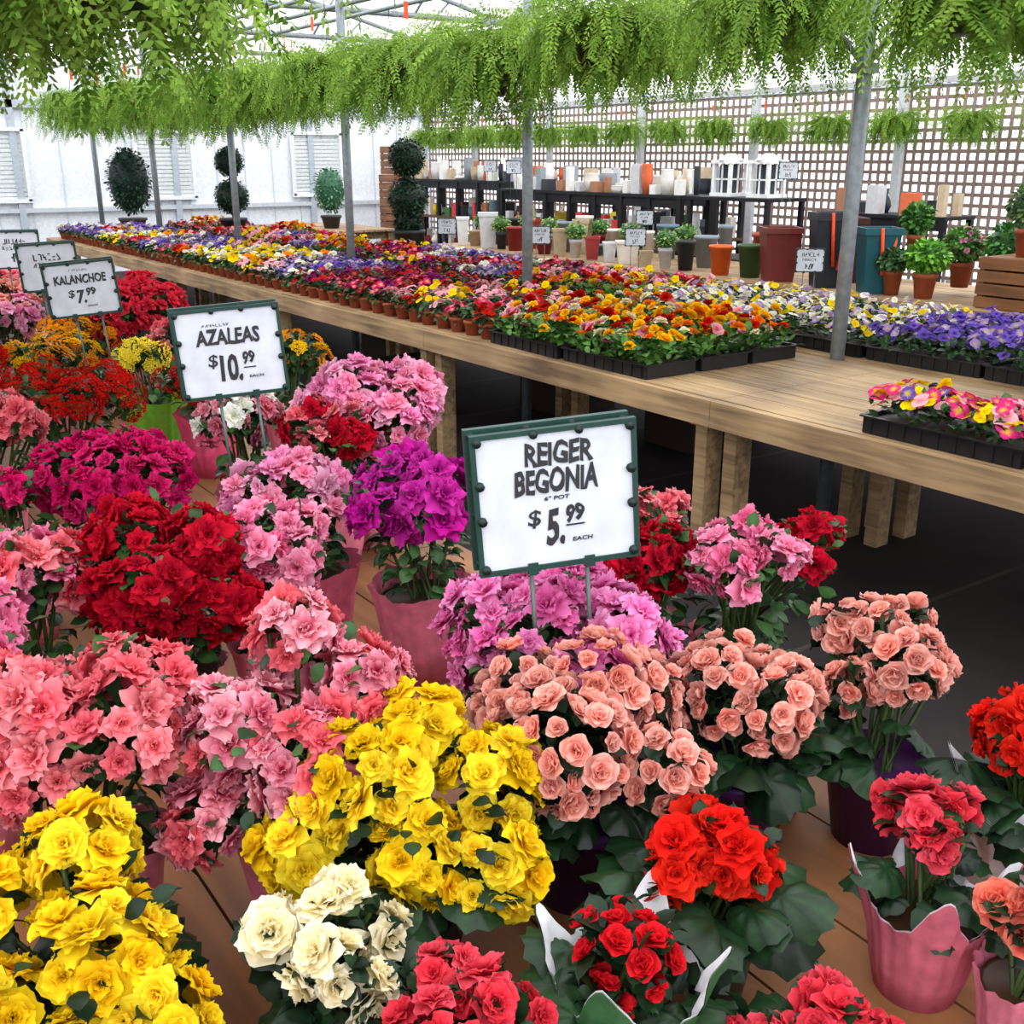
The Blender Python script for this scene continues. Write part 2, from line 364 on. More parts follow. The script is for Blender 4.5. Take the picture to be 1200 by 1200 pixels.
plant(A_,'aza',.31,2.0,1.02,.06,.05,MAG,.028,1.3,nl=4)
plant(K,'kal',.60,2.8,1.02,.17,.085,RKA,.034,.8,nl=9)
plant(K,'kal',.97,2.9,1.0,.10,.07,RKA,.032,.8,potcol=(222,80,118),rt=.085,ph=.16,px=.99,py=2.87,leafn=40)
plant(K,'kal',.70,3.42,1.02,.145,.07,YKA+ORA,.034,.8)
plant(K,'kal',.93,3.28,1.02,.09,.055,[((240,210,40),(255,240,90))],.034,.8,potcol=(120,190,60),rt=.085,ph=.16,px=.92,py=3.15)
plant(K,'kal',.90,3.85,1.03,.135,.07,ORA,.034,.8)
plant(K,'kal',1.2,2.8,1.06,.115,.075,YKA+ORA,.032,.75)
plant(A_,'aza',1.1,3.9,1.07,.2,.12,[((190,15,45),(235,60,80))],.034,1.1,nl=10)
plant(A_,'aza',.72,4.25,1.04,.16,.08,LPK+SAL,.032,1.1,nl=8)
plant(A_,'aza',.9,4.9,1.04,.16,.08,SAL,.034,1.0,nl=8)
plant(A_,'aza',1.1,4.6,1.04,.14,.09,MAG,.034,1.0,nl=8)
# rest of the stock: shared meshes further down the bench
var=[]
for pal,kd in ((COA,'aza'),(PNK,'aza'),(MAG,'aza'),(LPK,'aza'),(RKA,'kal'),(ORA,'kal'),(SAL,'aza'),(CRI,'aza')):
    o=plant(A_ if kd=='aza' else K,kd,0,0,1.03,.14,.1,pal,.032,1.1 if kd=='aza' else .8,nl=8);var.append((o.data,o.name.split('.')[0]));bpy.data.objects.remove(o)
def fill(x,y,vi,z=0):
    put(var[vi][1],var[vi][0],(x,y,BZ),random.uniform(0,6.28),sc=1)
for yy in np.arange(5.3,13.0,.33):
    for xx in (.95,.6,.25,-.1):
        fill(xx+random.uniform(-.04,.04),yy+random.uniform(-.05,.05),random.choice([0,1,1,2,3,6,7,6]))
for (xx,yy,vi) in ((.35,2.5,0),(.3,2.95,5),(.42,3.3,4),(.1,2.3,2),(.38,3.75,7),(.5,4.6,1),(.62,5.0,2),(.2,4.2,3),(.05,3.4,6),(1.1,3.35,0),(.1,1.35,1),(-.1,1.7,0),(.05,1.9,7),(-.15,1.2,1),(-.1,2.7,4),(1.05,4.3,7)):
    fill(xx,yy,vi)
# ------------------------------------------------ benches
def bench(name,x0,x1,y0,y1,top=.75,joint=2.07,ply=False,first=None):
    mb=MB();W=PLY if ply else WOOD
    n=max(1,round((x1-x0)/.148));w=(x1-x0)/n
    ys=[y0];y=first if first else y0+joint
    while y<y1-.2:ys.append(y);y+=joint
    ys.append(y1)
    for a,b in zip(ys[:-1],ys[1:]):
        for i in range(n):
            mb.box((x0+(i+.5)*w,(a+b)/2,top-.0125),(w-(.004 if ply else .009),b-a-.004,.025),W)
        for xx in (x0-.019,x1+.019):mb.box((xx,(a+b)/2,top-.052),(.036,b-a-.003,.1),W)
        for yy in (a+.075,b-.075):
            for xx in (x0+.045,x1-.045):mb.box((xx,yy,(top-.026)/2),(.085,.06,top-.026),W)
            mb.box(((x0+x1)/2,yy+.05*(1 if yy==a+.075 else -1),top-.075),(x1-x0-.01,.036,.09),W)
    return mb.obj(name)
bench('display_bench',2.86,3.86,.67,13.1,first=2.74)
bench('display_bench',3.97,5.1,.67,13.1,first=2.74,joint=4.14)
bench('display_bench',-.55,1.2,.27,13.1,first=2.0,ply=True)
bench('display_bench',5.9,7.0,1.0,9.8,first=3.0,joint=3.4)
# ------------------------------------------------ trays
def tray(pal,kind,fr,n,h=.11,leafc=GA,hf=.05,ls=.045,ln=320):
    mb=MB();bk=lin((22,22,24))
    mb.box((0,0,.004),(.27,.53,.006),GLOSS,bk)
    for s in(-1,1):
        mb.box((s*.135,0,.03),(.006,.54,.055),GLOSS,bk);mb.box((0,s*.27,.03),(.27,.006,.055),GLOSS,bk)
        mb.box((s*.142,0,.058),(.016,.556,.005),GLOSS,bk);mb.box((0,s*.277,.058),(.27,.016,.005),GLOSS,bk)
        for k in range(9):mb.box((s*.139,-.24+k*.06,.03),(.006,.012,.05),GLOSS,bk)
    mb.box((0,0,.045),(.26,.52,.006),PAINT,lin((50,36,26)))
    m=ln;O=np.stack([rng.uniform(-.14,.14,m),rng.uniform(-.27,.27,m),rng.uniform(.05,h,m)],1)
    D=np.stack([rng.normal(0,1,m),rng.normal(0,1,m),rng.uniform(.2,1.4,m)],1)
    put_leaves(mb,O,D,ls,*leafc)
    i=np.arange(n);gy=max(1,int(round(math.sqrt(n*2))));gx=int(math.ceil(n/gy))
    O=np.stack([-.14+.28*((i//gy)+.5)/gx,-.27+.54*((i%gy)+.5)/gy,h+rng.uniform(-.02,hf,n)],1)+rng.normal(0,.014,(n,3))*[1,1,0]
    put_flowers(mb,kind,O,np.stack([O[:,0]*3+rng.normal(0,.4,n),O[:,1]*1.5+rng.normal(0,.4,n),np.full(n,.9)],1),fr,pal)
    return mb.mesh('flower_tray')
def pots(pal,kind,fr,per,leafc=GA):
    mb=MB();tc=lin((160,80,52))
    for i in range(2):
        for j in range(4):
            x=-.07+i*.14;y=-.21+j*.14
            mb.lathe([(0,.001),(.034,0),(.045,.06),(.05,.06),(.051,.075),(.046,.075),(.044,.06),(0,.06)],(x,y,0),PAINT,tc,14)
            m=40;a=rng.uniform(0,6.28,m)
            O=np.stack([x+.03*np.cos(a),y+.03*np.sin(a),rng.uniform(.06,.13,m)],1)
            put_leaves(mb,O,np.stack([np.cos(a),np.sin(a),rng.uniform(-.6,1,m)],1),.052,*leafc)
            p=[random.choice(pal)];pr=int(per*random.choice([.35,.7,1,1.1]));a=rng.uniform(0,6.28,pr);q=.068*np.sqrt(rng.uniform(0,1,pr))
            O=np.stack([x+q*np.cos(a),y+q*np.sin(a),.16-q*.7+rng.uniform(-.015,.02,pr)],1)
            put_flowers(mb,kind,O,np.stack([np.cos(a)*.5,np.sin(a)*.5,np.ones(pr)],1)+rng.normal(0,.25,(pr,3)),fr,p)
    return mb.mesh('flower_tray')
cY=((240,165,0),(253,205,20));cO=((235,100,5),(250,140,20));cR=((165,12,8),(214,34,18));cW=((235,215,120),(250,248,240));cP=((240,200,50),(222,34,128));cM=((200,120,40),(120,8,44));cV=((240,210,60),(112,78,186));cV2=((50,24,100),(128,98,208));cL=((235,215,90),(178,150,224));cPk=((240,140,155),(252,190,200));cYb=((240,190,0),(255,222,20));cCr=((250,210,40),(180,18,70))
TR={'ran':[tray([cY,cO,cR,cY,cY,cR,cR,cPk,cW,cO,cY],RAN,.034,40,.13,((36,74,26),(86,132,54)),hf=.08,ls=.055,ln=480) for _ in range(4)],
 'prim':[tray([cP,cP,cCr,cYb,cP,cP,cPk,cV,cYb],PAN,.03,130,.12,hf=.04) for _ in range(2)],
 'vio':[tray([cV2,cV,cV2,cL],PAN,.025,110,.12) for _ in range(2)],
 'wy':[tray([cW,cYb,cW,cL,cYb],PAN,.025,70,.12) for _ in range(2)],
 'mix':[pots([cO,cYb,cP,cPk,cR,cY,cR],PAN,.024,14) for _ in range(3)],
 'mar':[pots([cM,cM,cR,((90,10,70),(150,30,110)),cP],PAN,.024,15) for _ in range(3)],
 'vlt':[pots([cV,cL,cW,cV2,cL],PAN,.024,15) for _ in range(3)],
 'yel':[pots([cYb,cYb,cO,cW,cYb],PAN,.024,15) for _ in range(2)]}
def T(k,x,y,rz=0):put('flower_tray',random.choice(TR[k]),(x,y,BZ),rz+random.uniform(-.02,.02)+random.choice((0,math.pi)))
T('prim',3.02,1.84);T('prim',3.02,1.25);T('prim',3.33,1.25)
for x in (3.02,3.33,3.64):
    for y in (3.43,4.01):T('ran',x,y)
yy=4.6
while yy<12.9:
    for x in (3.02,3.33,3.64):
        k='mix' if yy<5.2 else 'mar' if yy<6.6 else random.choice(['vlt','vlt','mix']) if yy<7.8 else 'yel' if yy<8.6 else random.choice(['mix','yel','vlt','vlt'])
        T(k,x,yy)
    yy+=.57
yy=.97
while yy<12.9:
    for x in (4.14,4.45,4.76):
        if x>4.2 and (abs(yy-9.0)<.3 or abs(yy-11.6)<.3):continue
        k='vio' if yy<2.9 else 'wy' if yy<4.5 else random.choice(['ran','yel','mix']) if yy<6 else random.choice(['mix','mar','ran','vlt','mix'])
        T(k,x,yy)
    yy+=.57
# ------------------------------------------------ ferns
def fern_mesh(nf=240,R=.52):
    mb=MB();Q=[];C=[];st=28
    c1=np.array(lin((80,128,34)));c2=np.array(lin((176,212,90)))
    for i in range(nf):
        az=rng.uniform(0,6.28);u=rng.uniform(0,1);e=math.radians(-15+95*u);L=R*rng.uniform(.55,1.15)*(.88+.3*u);k=rng.uniform(1.2,3.2)*(.7+.6*u)
        rr=rng.uniform(0,.12)
        p=np.array([rr*math.cos(az),rr*math.sin(az),0.]);h=np.array([math.cos(az),math.sin(az),0]);side=np.array([-math.sin(az),math.cos(az),0])
        g=rng.uniform(0,1)*.6+.4*u;tw=rng.normal(0,.5);cv=rng.normal(0,.6)
        for j in range(st):
            s=j/st;ee=max(-1.48,e-k*s*1.15);d=h*math.cos(ee)+np.array([0,0,math.sin(ee)])+side*cv*s
            d/=np.linalg.norm(d)
            n2=np.cross(d,side);sd=side*math.cos(tw)+n2*math.sin(tw)
            p=p+d*L/st
            ln=.037*math.sin(math.pi*min(1,.15+s*.83))**.8+.005;w=.0068
            for sg in(-1,1):
                dd=sd*sg*.9+d*.45+np.array([0,0,-.2])+rng.normal(0,.16,3);dd/=np.linalg.norm(dd)
                m=p+dd*ln*.45
                Q+= [p,m+d*w,p+dd*ln,m-d*w]
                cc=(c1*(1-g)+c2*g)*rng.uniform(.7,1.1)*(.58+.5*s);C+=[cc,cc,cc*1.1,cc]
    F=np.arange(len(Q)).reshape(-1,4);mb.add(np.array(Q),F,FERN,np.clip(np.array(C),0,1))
    mb.lathe([(0,-.16),(.09,-.16),(.13,0),(.135,0),(.12,-.01),(0,-.02)],(0,0,0),GLOSS,lin((20,44,26)),18)
    for a in (0,2.09,4.19):mb.cyl((.13*math.cos(a),.13*math.sin(a),0),(0,0,.33),.0022,METAL,lin((110,110,110)),5)
    mb.cyl((0,0,.33),(0,0,.46),.004,METAL,lin((110,110,110)),5)
    if rng.uniform()<.5:mb.box((.1,.05,.3),(.004,.03,.09),GLOSS,lin((235,90,30)),.6)
    return mb.mesh('hanging_fern')
FM=[fern_mesh() for _ in range(5)]
def fern(x,y,z,sc=1):
    o=put('hanging_fern',random.choice(FM),(x,y,z),random.uniform(0,6.28),sc=sc)
y=.35
while y<14.8:
    fern(3.56+random.uniform(-.06,.06),y,2.15+random.uniform(-.05,.05),random.uniform(.98,1.12))
    fern(4.27+random.uniform(-.06,.06),y+.5,2.27+random.uniform(-.04,.04),random.uniform(.95,1.1))
    y+=.98
for (x,y,z,s) in ((.68,2.42,2.04,.98),(.62,3.1,2.08,.95),(.2,2.75,2.03,.98),(.3,3.7,2.1,.95),(-.15,3.3,2.08,.95),(.25,2.2,2.1,.9),(.45,2.6,2.1,1.0)):
    fern(x,y,z,s)
y=5.2
while y<16:
    fern(9.3,y,1.92,.7);y+=.8
# ------------------------------------------------ topiaries / bushes
def ball(mb,c,r,n,sz,c1,c2,sq=1):
    i=np.arange(n)+.5;cz=1-2*i/n;ph=i*2.39996;s=np.sqrt(1-cz*cz);D=np.stack([s*np.cos(ph),s*np.sin(ph),cz],1)
    a=np.linspace(0,math.pi,9)
    mb.lathe([(max(.001,r*.82*math.sin(t)),-r*sq*.82*math.cos(t)) for t in a],c,LEAF,lin(c1),16)
    put_leaves(mb,np.array(c)+D*np.array([r,r,r*sq])*rng.uniform(.72,.9,(n,1)),D+rng.normal(0,.5,(n,3)),sz,c1,c2)
def topiary(x,y,z0,balls,potc=(44,44,46)):
    mb=MB();mb.lathe([(0,0),(.1,0),(.14,.2),(.15,.2),(.15,.23),(.13,.23),(0,.21)],(x,y,z0),PAINT,lin(potc),20)
    mb.cyl((x,y,z0+.2),(x,y,balls[0][0]),.013,PAINT,lin((90,65,45)),8)
    for z,r in balls:ball(mb,(x,y,z),r,900,.032,(16,40,28),(44,76,50))
    mb.obj('topiary_tree')
topiary(4.98,8.7,BZ,[(1.60,.18),(1.25,.2),(1.04,.14)])
topiary(4.45,11.6,BZ,[(1.56,.165),(1.20,.2)])
def bush(name,x,y,z0,r,h,c1,c2,potc=(170,90,60),fl=None,n=350,sz=.05):
    mb=MB();pr=r*.55;mb.lathe([(0,0),(pr*.75,0),(pr,.13),(pr*1.1,.13),(pr*1.1,.16),(pr,.16),(0,.15)],(x,y,z0),PAINT,lin(potc),18)
    ball(mb,(x,y,z0+.16+h/2),r,n,sz,c1,c2,h/2/r)
    if fl:
        P,D=lobe_points(*make_lobes(r,h/2,6),.03,.5);put_flowers(mb,AZA,P+np.array([x,y,z0+.16+h/2]),D+[0,0,.3],.03,fl)
    mb.obj(name)
bush('potted_shrub',3.95,13.6,0.75,.28,.85,(20,46,40),(54,86,70),n=900,potc=(50,50,50))
bush('potted_tree',6.2,12.8,.75,.22,.6,(60,110,80),(120,165,130),potc=(60,60,60))
bush('potted_shrub',.75,13.7,.6,.3,.5,(90,150,20),(170,215,60))
bench('display_bench',3.3,6.8,13.25,14.1,first=13.9)
bench('display_bench',5.9,6.8,12.2,13.2,first=13.0)
# ------------------------------------------------ merchandise
def planter(x,y,z,w,h,col,sq=False,strap=None):
    mb=MB();n=4 if sq else 24;k=1.414 if sq else 1
    R=w/2*k
    mb.lathe([(0,.0),(R*.72,0),(R*.95,h*.9),(R*1.04,h*.9),(R*1.04,h),(R*.92,h),(R*.88,h*.9),(0,h*.85)],(0,0,0),GLOSS,lin(col),n,smooth=not sq)
    if strap:
        mb.cyl((-R*.02,-R*.8,h),(-R*.3,-R*.66,h*.25),.012,PAINT,lin(strap),6)
        mb.cyl((-R*.62,-R*.45,h),(-R*.45,-R*.52,h*.3),.012,PAINT,lin(strap),6)
    mb.obj('ceramic_planter',(x,y,z),math.radians(45-35) if sq else 0)
planter(6.1,4.9,.75,.24,.5,(30,34,42),True,(235,70,30));planter(6.12,5.35,.75,.26,.38,(110,42,36),True);planter(6.1,4.5,.75,.24,.42,(16,80,90),True,(235,80,30))
planter(6.45,5.05,.75,.26,.45,(64,28,28),True)
planter(6.1,5.9,.75,.18,.22,(225,100,30));planter(6.15,5.64,.75,.2,.24,(60,88,46));planter(6.5,5.8,.75,.24,.3,(150,60,40))
pc=[(170,110,80),(225,215,205),(60,60,64),(150,50,50),(90,120,130),(180,160,130),(215,215,218),(40,44,50),(230,230,232),(130,140,150)]
for i in range(44):
    yv=6.3+i*.078
    if i%5==3:bush('potted_plant',6.12+(i%3)*.3,yv,.75,.1,.14,(60,110,50),(150,170,90),potc=random.choice(pc),n=120,sz=.04)
    else:planter(6.12+(i%3)*.3,yv,.75,random.uniform(.1,.2),random.uniform(.08,.34),random.choice(pc),random.random()<.35)
def crate(x,y,z,w,d,h,name='wooden_crate'):
    mb=MB()
    n=4
    for k in range(n):
        zz=z+h*(k+.5)/n
        for s in(-1,1):
            mb.box((x+s*(w/2),y,zz),(.016,d,h/n-.012),PLY);mb.box((x,y+s*(d/2),zz),(w,.016,h/n-.012),PLY)
    for a in(-1,1):
        for b in(-1,1):mb.box((x+a*(w/2-.02),y+b*(d/2-.02),z+h/2),(.03,.03,h),PLY)
    mb.box((x,y,z+.01),(w-.02,d-.02,.016),PLY);mb.box((x,y,z+h-.01),(w-.02,d-.02,.016),PLY);mb.obj(name)
crate(6.15,3.5,.75,.36,.36,.3)
bush('potted_shrub',6.15,3.5,1.05,.14,.26,(60,95,50),(120,150,90))
bush('potted_shrub',6.1,4.12,.75,.13,.2,(60,120,30),(130,190,60))
bush('potted_topiary',6.5,4.5,.95,.1,.2,(50,100,40),(100,150,70))
bush('potted_shrub',6.1,4.36,.75,.11,.12,(40,80,40),(90,130,80))
bush('potted_hydrangea',6.45,4.1,.8,.13,.22,(60,110,40),(110,160,70),fl=[((235,130,180),(252,190,215))])
bush('potted_shrub',6.45,3.8,.75,.15,.32,(40,90,34),(100,155,70))
for yy in np.arange(1.5,3.2,.36):
    bush('potted_shrub',6.2,yy,.75,.15,.25,(50,100,40),(120,170,80))
def shelf(x,y0,y1,h,d=.45,white=6,ys=7,dense=1):
    mb=MB();k=lin((24,24,28))
    mb.box((x,(y0+y1)/2,h),(d,y1-y0,.03),PAINT,k);mb.box((x,(y0+y1)/2,h*.62),(d,y1-y0,.03),PAINT,lin((90,66,44)))
    mb.box((x,(y0+y1)/2,h*.3),(d,y1-y0,.03),PAINT,k)
    for yv in np.arange(y0+.03,y1,(y1-y0-.06)/(ys+.001)):
        for s in(-1,1):mb.box((x+s*(d/2-.03),yv,h/2),(.05,.05,h),PAINT,k)
    mb.box((x-d/2+.03,(y0+y1)/2,h-.06),(.02,y1-y0,.09),PAINT,k)
    for lev,zz in ((0,h+.015),(1,h*.62+.015),(2,h*.3+.015)):
      for dx in (-.12,.1):
        yv=y0+.1
        while yv<y1-.1:
            if lev==0:
                c=random.choice([(238,236,232)]*white+[(205,205,208),(170,120,90),(150,158,165),(225,110,70),(200,180,150),(60,64,70)]);hh=random.uniform(.06,.3);r=random.uniform(.03,.085)
            else:
                c=random.choice(pc+[(60,110,60),(210,60,60),(240,200,60)]);hh=random.uniform(.08,.26);r=random.uniform(.03,.09)
            xx=x+dx+random.uniform(-.03,.03)
            if random.random()<.5:mb.box((xx,yv,zz+hh/2),(r*1.6,r*1.6,hh),PAINT,lin(c))
            elif random.random()<.3:
                mb.lathe([(0,0),(r*.6,0),(r,hh*.3),(r*.8,hh*.5),(r*.3,hh*.75),(r*.45,hh),(0,hh)],(xx,yv,zz),PAINT,lin(c),14)
            else:mb.lathe([(0,0),(r*.75,0),(r,hh*.6),(r*.9,hh*.95),(r*.97,hh),(r*.8,hh),(0,hh*.9)],(xx,yv,zz),PAINT,lin(c),14)
            yv+=r*2+random.uniform(.01,.1)*dense
    mb.obj('display_shelf')
shelf(7.5,7.6,10.6,1.25);shelf(8.4,10.9,14.5,1.3,white=3);shelf(8.7,5.6,7.0,1.1,white=1,ys=3,dense=3);shelf(8.9,8.5,10.7,1.2,white=3,ys=4)
def lantern(x,y,z):
    mb=MB();w=lin((240,240,240));q=.1
    for s in(-1,1):
        for t in(-1,1):mb.box((x+s*q,y+t*q,z+.15),(.03,.03,.3),PAINT,w)
    for zz in(.015,.3):mb.box((x,y,z+zz),(.25,.25,.03),PAINT,w)
    for s in(-1,1):
        mb.box((x+s*q,y,z+.15),(.01,.014,.28),PAINT,w);mb.box((x,y+s*q,z+.15),(.014,.01,.28),PAINT,w)
        mb.box((x+s*q,y,z+.15),(.01,.2,.014),PAINT,w);mb.box((x,y+s*q,z+.15),(.2,.01,.014),PAINT,w)
    mb.lathe([(.16,.315),(.05,.37),(.001,.37)],(x,y,z),PAINT,w,4,smooth=False)
    mb.box((x,y,z+.15),(.13,.13,.26),PAINT,lin((60,66,76)));mb.obj('white_lantern')
mb=MB()
mb.box((7.5,7.0,.72),(.5,1.0,.03),PAINT,lin((24,24,28)));mb.box((7.5,7.0,1.25),(.5,1.0,.03),PAINT,lin((24,24,28)))
for s in(-1,1):
    for t in(-1,1):mb.box((7.5+s*.22,7.0+t*.47,.62),(.04,.04,1.23),PAINT,lin((24,24,28)))
mb.obj('display_stand')
lantern(7.5,6.75,1.267);lantern(7.5,7.2,1.267)
crate(8.4,14.85,.0,.5,.5,.45);crate(8.4,14.85,.455,.5,.5,.45);crate(8.4,14.85,.91,.5,.5,.45);crate(8.4,14.85,1.365,.45,.45,.4)
# ------------------------------------------------ signs
def text_mesh(t,w,h,shear=.12,off=.035):
    if t=='$' or h<.01:off=.012
    cu=bpy.data.curves.new('t','FONT');cu.body=t;cu.shear=shear;cu.offset=off;cu.extrude=.01;cu.resolution_u=3
    o=bpy.data.objects.new('t',cu);SC.collection.objects.link(o);bpy.context.view_layer.update()
    me=bpy.data.meshes.new_from_object(o.evaluated_get(bpy.context.evaluated_depsgraph_get()));bpy.data.objects.remove(o)
    n=len(me.vertices);V=np.zeros(n*3);me.vertices.foreach_get('co',V);V=V.reshape(-1,3)
    mn=V.min(0);mx=V.max(0);V=(V-(mn+mx)/2)
    V[:,0]*=w/(mx[0]-mn[0]);V[:,1]*=h/(mx[1]-mn[1]);V[:,2]*=.0008/(mx[2]-mn[2])
    if h>.015 and t!='$':V[:,1]+=.0012*np.sin(V[:,0]*310+1);V[:,0]+=.0008*np.sin(V[:,1]*420)
    W=np.stack([V[:,0],-V[:,2],V[:,1]],1);me.vertices.foreach_set('co',W.ravel());me.update()
    return me
INK,nt,b,o=newmat('marker_ink');nz=nt.nodes.new('ShaderNodeTexNoise');cr=nt.nodes.new('ShaderNodeValToRGB')
cr.color_ramp.elements[0].color=(.006,.006,.008,1);cr.color_ramp.elements[1].color=(.02,.02,.024,1);nz.inputs['Scale'].default_value=60
nt.links.new(nz.outputs['Fac'],cr.inputs[0]);nt.links.new(cr.outputs[0],b.inputs['Base Color']);b.inputs['Roughness'].default_value=.5
def scribble(mb,cx,cz,w,h,n):
    # illegible handwriting: short marker strokes
    for i in range(n):
        x0=cx-w/2+w*(i+.15)/n;dx=w/n*.6
        for (a,b2) in random.sample([((0,0),(0,1)),((0,1),(1,1)),((0,.5),(1,.5)),((0,0),(1,1)),((1,0),(1,1)),((0,1),(1,0)),((0,0),(1,0))],2):
            p=np.array([x0+a[0]*dx,cz-h/2+a[1]*h]);q=np.array([x0+b2[0]*dx,cz-h/2+b2[1]*h]);d=(q-p)/np.linalg.norm(q-p)
            nn=np.array([-d[1],d[0]])*h*.1
            V=[(p+nn),(q+nn),(q-nn),(p-nn)]
            mb.add([(v[0],-.0026,v[1]) for v in V],[(0,1,2,3)],INK,(1,1,1),False)
def sign(x,y,z,a,roll,W,H,items,stake,double=True,face=-35.1,name='price_sign'):
    e=bpy.data.objects.new(name,None);e.empty_display_size=.05;SC.collection.objects.link(e);e.location=(x,y,z)
    e.rotation_euler=(0,math.radians(roll),math.radians(face+a))
    gr=lin((20,56,48));mb=MB()
    def frame(yo,dx,dz):
        mb.box((dx,yo,dz),(W*.96,.003,H*.96),PAINT,lin((198,203,212)))
        t=.006
        for s in(-1,1):
            mb.box((dx+s*(W/2-t/2),yo,dz),(t,.009,H),GLOSS,gr);mb.box((dx,yo,dz+s*(H/2-t/2)),(W-2*t,.009,t),GLOSS,gr)
        for sx in(-.92,.92):
            for sz in(-.9,-.2,.3,.9):
                mb.cyl((dx+sx*W/2,yo-.0065,dz+sz*H/2),(dx+sx*W/2,yo,dz+sz*H/2),.0055,GLOSS,lin((12,34,30)),8)
        for sx in (-.25,.3):mb.cyl((dx+sx*W/2,yo-.0065,dz+.93*H/2),(dx+sx*W/2,yo,dz+.93*H/2),.005,GLOSS,lin((12,34,30)),8)
    frame(0,0,0)
    if double:frame(.016,-.004,.004)
    mb.obj('board',parent=e)
    mb=MB()
    for sx in(-.033,.035):
        mb.cyl((sx,.012,-H*.35),(sx,.012,-stake),.0028,METAL,lin((95,110,105)),8)
        mb.box((sx,.004,-H/2+.002),(.012,.016,.014),GLOSS,gr)
    mb.obj('stakes',parent=e)
    for k,(t,cx,cz,w,h) in enumerate(items):
        if t=='_':
            m=MB();m.box((cx,-.0024,cz),(w,.001,h),INK);m.obj('lettering_%d'%k,parent=e);continue
        if t[0]=='~':
            m=MB();scribble(m,cx,cz,w,h,int(t[1:]));m.obj('lettering_%d'%k,parent=e);continue
        me=text_mesh(t,w,h);me.materials.clear();me.materials.append(INK)
        o=put('lettering_%d'%k,me,(cx,-.0024,cz),0,e)
sign(.71,.92,1.232,12,-4,.192,.168,[('REIGER',.004,.054,.08,.028),('BEGONIA',0,.022,.098,.03),('6" POT',.0,.001,.03,.005),('$',-.028,-.022,.016,.022),('5.',-.004,-.034,.022,.044),('99',.02,-.02,.022,.022),('_',.02,-.034,.022,.0018),('EACH',.028,-.052,.024,.005)],.27)
sign(.70,1.89,1.262,14,-4,.192,.165,[('~8',-.02,.052,.05,.005),('AZALEAS',-.002,.03,.115,.03),('$',-.034,-.014,.018,.026),('10.',-.004,-.028,.04,.05),('99',.03,-.012,.022,.024),('_',.03,-.03,.022,.002),('EACH',.04,-.047,.026,.005)],.3)
sign(.76,3.17,1.252,14,-5,.192,.15,[('~8',0,.053,.05,.005),('KALANCHOE',0,.028,.14,.025),('$',-.03,-.012,.018,.024),('7.',-.005,-.02,.024,.038),('99',.022,-.008,.026,.022),('EACH',.02,-.047,.026,.005)],.3)
SCR=[('~6',0,.034,.09,.02),('~7',0,.008,.1,.014),('~2',-.005,-.03,.03,.034),('~2',.03,-.022,.022,.018)]
sign(.85,3.96,1.245,14,-3,.192,.16,SCR,.3)
sign(.91,4.80,1.245,14,0,.192,.15,SCR,.3)
for (x,y,z,st) in ((5.2,7.0,1.02,.3),(5.2,4.3,1.02,.3),(5.2,8.4,1.02,.3),(7.2,8.0,1.05,.3),(7.25,6.3,1.5,.5),(5.85,6.6,1.0,.25),(7.2,10.2,1.5,.3),(8.1,12,1.5,.3)):
    sign(x,y,z,random.uniform(-6,6),0,.17,.14,[('~6',0,.034,.1,.022),('~7',-.005,.004,.08,.014),('~3',0,-.034,.05,.03)],st,False)
# ------------------------------------------------ greenhouse structure
mt=lin((140,147,152))
for i in range(7):
    y=.68+i*2.36;mb=MB()
    mb.cyl((3.915,y,0),(3.915,y,2.95),.032,METAL,mt,12)
    for s in(-1,1):mb.cyl((3.915,y,1.95),(3.915,y+s*.45,2.4),.012,METAL,mt,8)
    mb.box((3.915,y,1.95),(.08,.08,.04),METAL,mt);mb.obj('support_post')
mb=MB()
for xx in (3.56,4.27,3.91):mb.cyl((xx,.2,2.66),(xx,15.2,2.66),.016,METAL,mt,8)
for xx in (.62,.25):mb.cyl((xx,2.0,2.52),(xx,15.2,2.52),.014,METAL,mt,8)
mb.cyl((9.3,4.6,2.24),(9.3,16.2,2.24),.012,METAL,mt,8)
for i in range(7):
    y=.68+i*2.36;mb.cyl((-6,y,2.95),(9.9,y,2.95),.03,METAL,mt,8)
    for s,x0 in((1,-6),(-1,9.9)):
        mb.cyl((x0,y,2.95),(2,y,4.9),.03,METAL,mt,8)
    for k in range(1,12):
        x=-6+k*15.9/12;zt=2.95+1.95*(1-abs(x-2)/8);mb.cyl((x,y,2.95),(x+.6,y,max(2.97,2.95+1.95*(1-abs(x+.6-2)/8))),.014,METAL,mt,6)
for k in range(14):
    x=-6+k*15.9/13;z=2.98+1.95*max(0,(1-abs(x-2)/8));mb.cyl((x,-1,z),(x,16.5,z),.016,METAL,mt,6)
mb.obj('roof_truss_frame')
ROOF,nt,b,o=newmat('polycarbonate_roof')
tr=nt.nodes.new('ShaderNodeBsdfTransparent');tl=nt.nodes.new('ShaderNodeBsdfTranslucent');mx=nt.nodes.new('ShaderNodeMixShader')
wv=nt.nodes.new('ShaderNodeTexWave');wv.bands_direction='Y';wv.inputs['Scale'].default_value=3;tc=nt.nodes.new('ShaderNodeTexCoord')
nt.links.new(tc.outputs['Object'],wv.inputs['Vector']);mr=nt.nodes.new('ShaderNodeMapRange');mr.inputs['To Min'].default_value=.4;mr.inputs['To Max'].default_value=.55
nt.links.new(wv.outputs['Fac'],mr.inputs['Value']);nt.links.new(mr.outputs[0],mx.inputs[0])
nt.links.new(tr.outputs[0],mx.inputs[1]);nt.links.new(tl.outputs[0],mx.inputs[2]);nt.links.new(mx.outputs[0],o.inputs[0]);tl.inputs[0].default_value=(.95,.97,1,1)
mb=MB()
